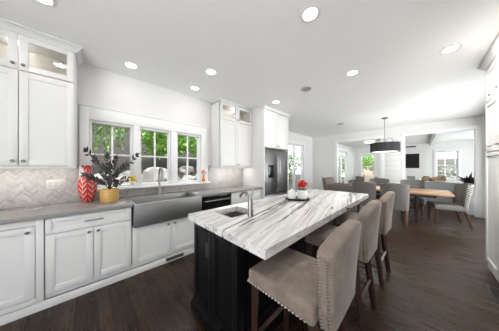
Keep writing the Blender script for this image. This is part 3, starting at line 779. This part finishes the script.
# ================================================================== COUNTER STOOLS
def stool(label):
    r = thing('counter_stool', label, 'stool', (0, 0, 0), 0, 'upholstered counter stools at the island')
    def seatdef(c):
        z = c.z
        if z > .66: z += .022*(1-(c.x/.24)**2)*(1-(c.y/.24)**2)
        return (c.x, c.y, z)
    obj('seat', MB().box(-.225, .225, -.225, .225, .595, .69, .022, 3, (6, 6, 0), seatdef), M['velvet'], r)
    def backdef(c):
        q = (c.z-.58)/.46                     # 0 bottom .. 1 top
        u = c.y/.24
        z = c.z
        if q > .4: z += (.045*math.cos(u*math.pi/2)-.055*abs(u)**3)*((q-.4)/.6)**1.5
        x = c.x+.055*max(0, q)**1.2 - .045*u*u*max(0, q)
        y = c.y*(.76+.31*max(0, q)**.8)
        return (x, y, z)
    obj('backrest', MB().box(.228, .302, -.235, .235, .58, 1.03, .022, 3, (0, 12, 12), backdef), M['velvet'], r)
    b = MB()
    def nail(p): b.ball(p, .0078, 6, 4)
    for i in range(19): 
        x = -.215+i*.022
        for s in (-1, 1): nail((x, s*.2255, .613))
    for i in range(20): nail((-.2265, -.21+i*.0221, .613))
    obj('nailhead_trim', b, M['brass'], r, label='row of brass nailheads along the seat edge')
    for s in (-1, 1):
        b = MB()
        for i in range(22):
            z = .60+i*.0192
            for xx in (.246, .286): b.ball(backdef(Vector((xx, s*.2365, z))), .0078, 6, 4)
        obj('nailhead_trim', b, M['brass'], r, label='two rows of brass nailheads down one side of the backrest')
    for s in (-1, 1):
        obj('leg', MB().bar((-.19, s*.185, .60), (-.20, s*.195, 0), .046, .032), M['wood_dark'], r)
        obj('leg', MB().bar((.20, s*.185, .60), (.27, s*.195, 0), .046, .032), M['wood_dark'], r)
        obj('stretcher', MB().bar((-.19, s*.19, .20), (.24, s*.19, .20), .022, .022), M['wood_dark'], r)
    obj('stretcher', MB().bar((-.195, -.19, .24), (-.195, .19, .24), .024, .024), M['wood_dark'], r, label='front footrest')
    obj('stretcher', MB().bar((.24, -.19, .26), (.24, .19, .26), .022, .022), M['wood_dark'], r)
    return r
S = stool('taupe upholstered counter stool nearest to the camera at the island corner')
S.location = (-.565, .975, 0); S.rotation_euler = (0, 0, R(0))
dup(S, (-.575, 1.79, 0), R(-2), 'middle taupe counter stool in the row of three at the island')
dup(S, (-.545, 2.60, 0), R(-3), 'farthest taupe counter stool at the island, nearest the dining table')

# ================================================================== THINGS ON THE COUNTERS
# red vase
vx, vy = -2.985, -.02
r = thing('vase', 'red and white leaf patterned tall vase on the counter beside the plant', 'vase', (vx, vy, .914))
prof = [(0, 0), (.055, 0), (.062, .01), (.085, .06), (.108, .14), (.116, .21), (.108, .27), (.082, .325), (.055, .36), (.043, .39), (.046, .42), (.066, .455), (.072, .47), (.066, .474), (.058, .465), (.035, .40), (.03, .38), (0, .38)]
b = MB(); b.lathe([(q*.82, z+.914) for q, z in prof], (vx, vy, 0), 36); obj('body', b, M['vase'], r)
# plant in gold pot
px, py = -2.80, .185
r = thing('potted_plant', 'dark leaved potted plant in ribbed gold pot with one yellow flower', 'plant', (px, py, .914))
b = MB(); b.lathe([(0, .914), (.086, .914), (.092, .92), (.096, 1.0), (.097, 1.075), (.095, 1.083), (.088, 1.083), (.086, 1.06), (0, 1.06)], (px, py, 0), 40); obj('pot', b, M['gold'], r)
obj('soil', MB().lathe([(0, 1.068), (.084, 1.066), (.0855, 1.061)], (px, py, 0), 20), M['soil'], r)
random.seed(21)
# (sideways, towards the room, up, curl) of each frond
tips = [(-.27, .02, .50, 1), (-.15, .05, .40, 1), (-.22, .08, .20, 1), (-.05, -.03, .44, 1), (.08, .0, .40, 1), (.36, .02, .44, 1), (.22, .06, .30, 1), (.30, .1, .16, 1), (.12, .12, .18, 1), (-.10, .12, .16, 1), (.02, .1, .30, 1)]
for (du, dv, dz, k) in tips:
    dx, dy = .70*du+.70*dv, .71*du-.70*dv
    P = []
    for i in range(11):
        q = i/10; P.append(Vector((px+dx*q**1.3, py+dy*q**1.3, 1.062+dz*(q**.85))))
    b = MB(); b.tube(P, [.006-.004*i/10 for i in range(11)], 6)
    for i in range(3, 11):
        d = (P[i]-P[i-1]).normalized(); side = d.cross(Vector((.7, -.7, .2))).normalized()
        for s in (-1, 1):
            if random.random() < .85: b.leaf(P[i], d*.9+side*s*.7+Vector((random.gauss(0, .25), 0, random.gauss(0, .2))), random.uniform(.055, .085), random.uniform(.026, .036), Vector((.7, -.7, .3)))
    b.leaf(P[10], (P[10]-P[9]), .08, .032, Vector((.7, -.7, .3)))
    obj('frond', b, M['leafdark'], r)
fp = Vector((px+.19, py+.22, 1.20))
b = MB(); b.tube([(px+.02, py+.03, 1.062), (px+.11, py+.13, 1.17), fp], .003, 6); fs = obj('flower_stem', b, M['greenstem'], r)
b = MB()
for k in range(16):
    a = k*2.4; b.leaf(fp, (math.cos(a)*.8+.3, math.sin(a)*.8, math.sin(k*1.7)*.8+.2), .072, .05)
b.ball(fp, .022, 10, 6); obj('flower', b, M['yellow'], fs, smooth=0)
# orange flowers on the sill
ox, oy = -3.075, 1.675
r = thing('bud_vase', 'small orange vase with orange blooms on the right end of the window sill', 'vase', (ox, oy, 1.072))
b = MB(); b.lathe([(0, 1.072), (.026, 1.072), (.034, 1.09), (.036, 1.11), (.026, 1.14), (.016, 1.155), (.02, 1.17), (.014, 1.168), (.012, 1.15), (0, 1.15)], (ox, oy, 0), 18); obj('body', b, M['orange'], r)
for k, (dx, dy, dz) in enumerate(((0, 0, .12), (.03, .03, .09), (-.005, -.035, .085), (.025, -.02, .11))):
    p = Vector((ox+dx, oy+dy, 1.17+dz))
    st = obj('flower_stem', MB().tube([(ox, oy, 1.152), (ox+dx*.5, oy+dy*.5, 1.17+dz*.5), p], .0025, 6), M['greenstem'], r)
    b = MB()
    for j in range(10): a = j*2.4; b.leaf(p, (math.cos(a), math.sin(a), math.sin(j*1.3)*.7+.5), .035, .022)
    b.ball(p, .016, 8, 6); obj('bloom', b, M['orange'], st, smooth=0)
# island tray
tx, ty = -1.18, 2.10
r = thing('serving_tray', 'round dark tray holding two white pots on the island', 'tray', (tx, ty, .914))
b = MB(); b.lathe([(0, .915), (.15, .915), (.158, .918), (.16, .935), (.154, .935), (.15, .925), (0, .923)], (tx, ty, 0), 36); obj('plate', b, M['black'], r)
cx_, cy_ = tx-.06, ty-.06
r = thing('canister', 'white lidded canister on the island tray left of the red flower', 'canister', (cx_, cy_, .924))
b = MB(); b.lathe([(0, .924), (.05, .924), (.056, .93), (.056, 1.02), (.052, 1.028), (0, 1.028)], (cx_, cy_, 0), 24); obj('body', b, M['white'], r)
b = MB(); b.lathe([(.0, 1.0285), (.053, 1.0285), (.053, 1.038), (.02, 1.046), (.010, 1.05), (.014, 1.06), (0, 1.066)], (cx_, cy_, 0), 24); obj('lid', b, M['white'], r)
cx_, cy_ = tx+.05, ty+.035
r = thing('flower_pot', 'white pot with red flowers on the island tray', 'plant', (cx_, cy_, .924))
b = MB(); b.lathe([(0, .924), (.058, .924), (.066, .932), (.072, 1.04), (.068, 1.045), (.062, 1.04), (.06, 1.02), (0, 1.02)], (cx_, cy_, 0), 28); obj('pot', b, M['white'], r)
obj('soil', MB().lathe([(0, 1.026), (.058, 1.025), (.0595, 1.021)], (cx_, cy_, 0), 16), M['soil'], r)
random.seed(5)
for k, (dx, dy, dz) in enumerate(((0, 0, .13), (.035, .02, .10), (-.04, .01, .10), (.01, -.04, .09), (-.02, .035, .115), (.03, -.025, .075), (-.03, -.03, .07))):
    p = Vector((cx_+dx, cy_+dy, 1.022+dz))
    st = obj('flower_stem', MB().tube([(cx_+dx*.2, cy_+dy*.2, 1.022), p], .003, 6), M['greenstem'], r)
    b = MB()
    for j in range(14): a = j*2.4; b.leaf(p, (math.cos(a), math.sin(a), math.sin(j*1.7)*.8+.4), .05, .035)
    obj('bloom', b, M['red'], st, smooth=0)
b = MB()
for j in range(10): a = j*.63; b.leaf((cx_+math.cos(a)*.03, cy_+math.sin(a)*.03, 1.03), (math.cos(a), math.sin(a), .7), .06, .035)
obj('leaves', b, M['greenstem'], r, smooth=0)

# ================================================================== DINING AREA
TX0, TX1, TY0, TY1 = -1.27, .56, 5.66, 6.72
r = thing('dining_table', 'long golden oak dining table with dark trestle legs', 'table', (-.46, 6.19, 0))
obj('tabletop', MB().box(TX0, TX1, TY0, TY1, .715, .76, .006), M['oak'], r)
obj('apron', MB().box(TX0+.25, TX1-.25, TY0+.2, TY0+.23, .63, .714).box(TX0+.25, TX1-.25, TY1-.23, TY1-.2, .63, .714), M['wood_dark'], r)
for x in (-.71, -.02):
    b = MB(); ym = (TY0+TY1)/2
    b.lathe([(0, .06), (.05, .06), (.055, .12), (.04, .18), (.065, .30), (.07, .38), (.045, .5), (.05, .6), (.07, .714), (0, .714)], (x, ym, 0), 20)
    for s in (-1, 1): b.tube([(x, ym+s*.03, .16), (x, ym+s*.2, .13), (x, ym+s*.36, .05), (x, ym+s*.42, .03)], [.04, .035, .03, .03], 10)
    obj('pedestal', b, M['wood_dark'], r)
obj('stretcher', MB().box(-.66, -.07, 6.16, 6.22, .25, .31, .004), M['wood_dark'], r)
def dchair(label):
    """patterned parsons chair, faces +y, back at -y"""
    r = thing('dining_chair', label, 'chair', (0, 0, 0), 0, 'dotted dining chairs around the table')
    def sd(c): return (c.x, c.y, c.z+(.02*(1-(c.x/.27)**2) if c.z > .44 else 0))
    obj('seat', MB().box(-.25, .25, -.22, .26, .36, .475, .022, 3, (6, 4, 0), sd), M['dots'], r)
    def bd(c):
        q = (c.z-.33)/.64; u = c.x/.26
        return (c.x*(1+.06*q), c.y-.13*max(0, q)**1.3+.13*u*u*abs(u)*(.25+.75*q), c.z+(.03*math.cos(u*math.pi/2) if q > .8 else 0))
    obj('backrest', MB().box(-.255, .255, -.29, -.222, .34, .96, .022, 3, (10, 0, 10), bd), M['dots'], r)
    for s in (-1, 1):
        obj('leg', MB().bar((s*.205, .215, .37), (s*.21, .23, 0), .045, .028), M['wicker_leg'], r)
        obj('leg', MB().bar((s*.205, -.235, .36), (s*.215, -.33, 0), .045, .028), M['wicker_leg'], r)
    return r
D = dchair('dotted dining chair, right one of the two with backs to the camera')
D.location = (-.40, 5.52, 0)
dup(D, (-1.03, 5.52, 0), R(2), 'dotted dining chair, left one of the two with backs to the camera')
dup(D, (.47, 6.22, 0), R(104), 'dotted dining chair at the right end of the table, seen from its side')
dup(D, (-.12, 6.87, 0), R(180), 'dotted dining chair on the far side of the table beneath the television')
dup(D, (-.93, 6.87, 0), R(180), 'dotted dining chair on the far side of the table behind the pendant lamp')
# taupe armchair at the left end of the table, faces +x
r = thing('armchair', 'taupe upholstered armchair at the left end of the dining table', 'armchair', (-1.85, 6.15, 0))
obj('seat', MB().box(-2.13, -1.32, 5.92, 6.42, .30, .48, .04, 3), M['beige'], r)
def ab(c): q = (c.z-.3)/.7; return (c.x-.10*q, c.y, c.z)
obj('backrest', MB().box(-2.25, -2.11, 5.80, 6.52, .26, 1.0, .04, 3, (0, 4, 6), ab), M['beige'], r)
for y0, y1 in ((5.78, 5.90), (6.43, 6.55)): obj('arm', MB().box(-2.16, -1.30, y0, y1, .26, .80, .035, 3), M['beige'], r)
for x in (-2.17, -1.38):
    for y in (5.86, 6.46): obj('leg', MB().bar((x, y, .28), (x, y, 0), .045, .03), M['wicker_leg'], r)
# drum pendant
hx, hy = -.66, 6.0
r = thing('pendant_lamp', 'black pleated drum pendant lamp hanging over the dining table', 'lamp', (hx, hy, 2.6))
b = MB(); b.lathe([(0, CEIL-.001), (.075, CEIL-.001), (.075, CEIL-.018), (.03, CEIL-.035), (0, CEIL-.035)], (hx, hy, 0), 24); obj('canopy', b, M['darkknob'], r)
obj('rod', MB().tube([(hx, hy, CEIL-.03), (hx, hy, 1.92)], .007, 8), M['nickel'], r)
b = MB(); N = 120
ro = [[], []]
for k in range(N):
    a = k*2*math.pi/N; q = .325+(.007 if k % 2 else -.004)
    for j, z in enumerate((1.80, 2.05)): ro[j].append(b.bm.verts.new((hx+q*math.cos(a), hy+q*math.sin(a), z)))
for k in range(N): b.bm.faces.new((ro[0][k], ro[0][(k+1) % N], ro[1][(k+1) % N], ro[1][k]))
sh = obj('shade', b, M['pleat'], r, smooth=0)
md = sh.modifiers.new('thickness', 'SOLIDIFY'); md.thickness = .004
obj('diffuser', MB().lathe([(0, 1.815), (.312, 1.815), (.312, 1.823), (0, 1.823)], (hx, hy, 0), 40), M['opal'], r)
b = MB()
for k in range(8):
    a = k*math.pi/4; pts = [(hx+math.cos(a)*q, hy+math.sin(a)*q, z) for q, z in ((0, 2.12), (.15, 2.18), (.24, 2.14), (.30, 2.04))]
    b.tube(pts, .005, 6)
obj('arms', b, M['nickel'], r)

# ================================================================== LIVING ROOM
r = thing('television', 'black flat television on the living room wall', 'television', (-.19, 11.5, 1.68))
obj('screen', MB().box(-.44, .05, 11.45, 11.485, 1.33, 2.04, .004), M['black'], r); obj('bracket', MB().box(-.26, -.10, 11.486, 11.499, 1.55, 1.85), M['black'], r)
r = thing('wall_grille', 'dark slot grille high on the living room wall above the television', 'vent', (-.19, 11.5, 2.40))
obj('frame', MB().box(-.46, -.06, 11.49, 11.4995, 2.36, 2.43, .002), M['grille'], r); obj('slot', MB().box(-.44, -.08, 11.486, 11.49, 2.375, 2.415), M['black'], r)
r = thing('media_console', 'low white media console beneath the television', 'console', (-.2, 11.2, 0))
obj('body', MB().box(-.95, .35, 11.0, 11.47, .0, .80, .006), M['trim'], r)
for k in range(3): obj('door', MB().box(-.94+k*.43, -.52+k*.43, 10.98, 10.999, .06, .76, .004), M['trim'], r)
r = thing('speaker_box', 'small black box on the white console beneath the television', 'speaker', (-.22, 11.2, .80))
obj('body', MB().box(-.36, -.10, 11.12, 11.28, .801, .93, .008), M['black'], r); obj('grille', MB().box(-.34, -.12, 11.114, 11.12, .82, .91), M['grille'], r)
def sofa(name, label, loc, rz, wd, m, mp, throw=True):
    r = thing(name, label, 'sofa', (0, 0, 0))
    obj('base', MB().box(-wd/2, wd/2, -.42, .42, .10, .40, .03, 3), m, r); obj('backrest', MB().box(-wd/2, wd/2, -.50, -.30, .40, .86, .05, 3), m, r)
    for s in (-1, 1): obj('arm', MB().box(s*(wd/2+.09)-.09, s*(wd/2+.09)+.09, -.5, .42, .10, .64, .04, 3), m, r)
    for k in range(2): obj('seat_cushion', MB().box(-wd/2+.01+k*wd/2, k*wd/2-.01, -.29, .42, .405, .53, .035, 3), m, r)
    for x in (-wd/2, wd/2):
        for y in (-.42, .36): obj('foot', MB().bar((x, y, .10), (x, y, 0), .05, .035), M['wicker_leg'], r)
    r.location = loc; r.rotation_euler = (0, 0, rz); return r
sofa('sofa', 'grey sofa with ochre throw in the living room behind the table', (.42, 8.98, 0), R(0), 1.1, M['greysofa'], M['pillow'])
def pillowobj(label, c, m, rz=0, s=.42):
    def df(p):
        k = 1-.75*max(abs(p.x), abs(p.z-.0))**3/(s/2)**3
        return (p.x, p.y*max(.12, k), p.z)
    o = obj('pillow', MB().box(-s/2, s/2, -.08, .08, -s/2, s/2, .02, 2, (8, 0, 8), df), m); o.location = c; o.rotation_euler = (R(-14), 0, rz); tag(o, label, 'pillow'); return o
def throw_def(c):
    k = noise.noise(Vector((c.x*7, c.y*5, c.z*6)))
    return (c.x+.04*k, c.y+.05*k, c.z+(.06*k+.018*math.sin(c.x*29+c.y*9) if c.z > .90 else .0))
b = MB(); b.box(.10, .66, 8.40, 8.76, .885, 1.03, .05, 3, (16, 6, 3), throw_def)
tag(recenter(obj('throw_blanket', b, M['pillow']), (.4, 8.58, .87)), 'crumpled ochre and brown throw blanket over the grey sofa back', 'blanket')
sofa('sofa', 'taupe sofa in the sunroom below the narrow window', (-1.98, 10.55, 0), R(180), 1.0, M['beige'], M['cream'])
pillowobj('cream pillow on the taupe sunroom sofa', (-1.8, 10.62, .76), M['cream'])
# dark metal plant sculpture on a stand right of the sofa
r = thing('potted_plant', 'black spiky plant on a white stand by the right opening', 'plant', (1.07, 8.0, 0))
obj('stand', MB().box(.93, 1.21, 7.86, 8.14, 0, .74, .006), M['trim'], r)
b = MB(); b.lathe([(0, .741), (.08, .741), (.12, .78), (.13, .87), (.10, .92), (.085, .91), (0, .89)], (1.07, 8.0, 0), 20); obj('pot', b, M['black'], r)
b = MB(); random.seed(9)
for k in range(34):
    a = random.uniform(0, 6.28); e_ = random.uniform(.2, 1.4); L = random.uniform(.18, .34)
    d = Vector((math.cos(a)*math.cos(e_), math.sin(a)*math.cos(e_), math.sin(e_)))
    b.leaf(Vector((1.07, 8.0, .90)), d, L, .09, Vector((random.gauss(0, 1), random.gauss(0, 1), .3)))
obj('leaves', b, M['leafdark'], r, smooth=0)

# ================================================================== CEILING FIXTURES
def can(x, y, z, label, watt):
    r = thing('recessed_light', label, 'light', (x, y, z), 0, 'recessed ceiling lights')
    b = MB(); b.lathe([(.062, z-.0005), (.088, z-.0005), (.090, z-.004), (.066, z-.008), (.062, z-.005)], (x, y, 0), 28); obj('trim_ring', b, M['trim'], r)
    obj('lens', MB().lathe([(0, z-.001), (.061, z-.001), (.061, z-.004), (0, z-.005)], (x, y, 0), 24), M['lamp'], r)
    return r
def lamp_at(x, y, z, watt):
    l = bpy.data.lights.new('lamp_glow', 'AREA'); l.shape = 'DISK'; l.size = .13; l.energy = watt; l.color = (1, .97, .93)
    o = bpy.data.objects.new('lamp_glow', l); col.objects.link(o); o.location = (x, y, z-.012); return o
first = None
cans = [(-2.17, -.29, 'recessed ceiling light in front of the left wall cabinet, cut by the top edge'),
        (-2.76, .41, 'recessed ceiling light above the left part of the kitchen windows'),
        (-2.13, 1.28, 'recessed ceiling light out from the windows, between sink and island'),
        (-2.76, 1.335, 'recessed ceiling light close to the left side of the right wall cabinet'),
        (-2.13, 2.87, 'recessed ceiling light in front of the refrigerator cabinet'),
        (-.69, 1.45, 'recessed ceiling light above the near end of the island, largest in view'),
        (-.68, 2.80, 'recessed ceiling light above the far end of the island'),
        (.27, 3.07, 'recessed ceiling light beside the right pantry cabinet')]
for x, y, lb in cans:
    if first is None: first = can(x, y, CEIL, lb, 0)
    else: dup(first, (x, y, CEIL), None, lb)
    l = lamp_at(x, y, CEIL, LAMP_W*(.07 if x < -2.5 else .16 if x < -2 else .8 if x < 0 else 4.0))
def speaker(x, y, rad, lb, nm='ceiling_speaker'):
    r = thing(nm, lb, 'speaker', (x, y, CEIL))
    b = MB(); b.lathe([(rad*.82, CEIL-.0005), (rad, CEIL-.0005), (rad, CEIL-.006), (rad*.82, CEIL-.009)], (x, y, 0), 28); obj('rim', b, M['plate'], r)
    obj('grille', MB().lathe([(0, CEIL-.001), (rad*.815, CEIL-.001), (rad*.815, CEIL-.005), (0, CEIL-.007)], (x, y, 0), 24), M['spk'], r)
speaker(-1.40, 2.78, .09, 'round grey ceiling speaker above the island near the refrigerator')
speaker(-1.75, 5.8, .10, 'round grey ceiling grille in the dining area left of the pendant')
# flush lamp of the sunroom
r = thing('flush_ceiling_light', 'white flush ceiling lamp in the sunroom', 'light', (-1.5, 8.9, 2.52))
b = MB(); b.lathe([(0, 2.519), (.20, 2.519), (.20, 2.50), (.17, 2.46), (0, 2.44)], (-1.5, 8.9, 0), 30); obj('shade', b, M['opal'], r)
lamp_at(-1.5, 8.9, 2.43, 8)
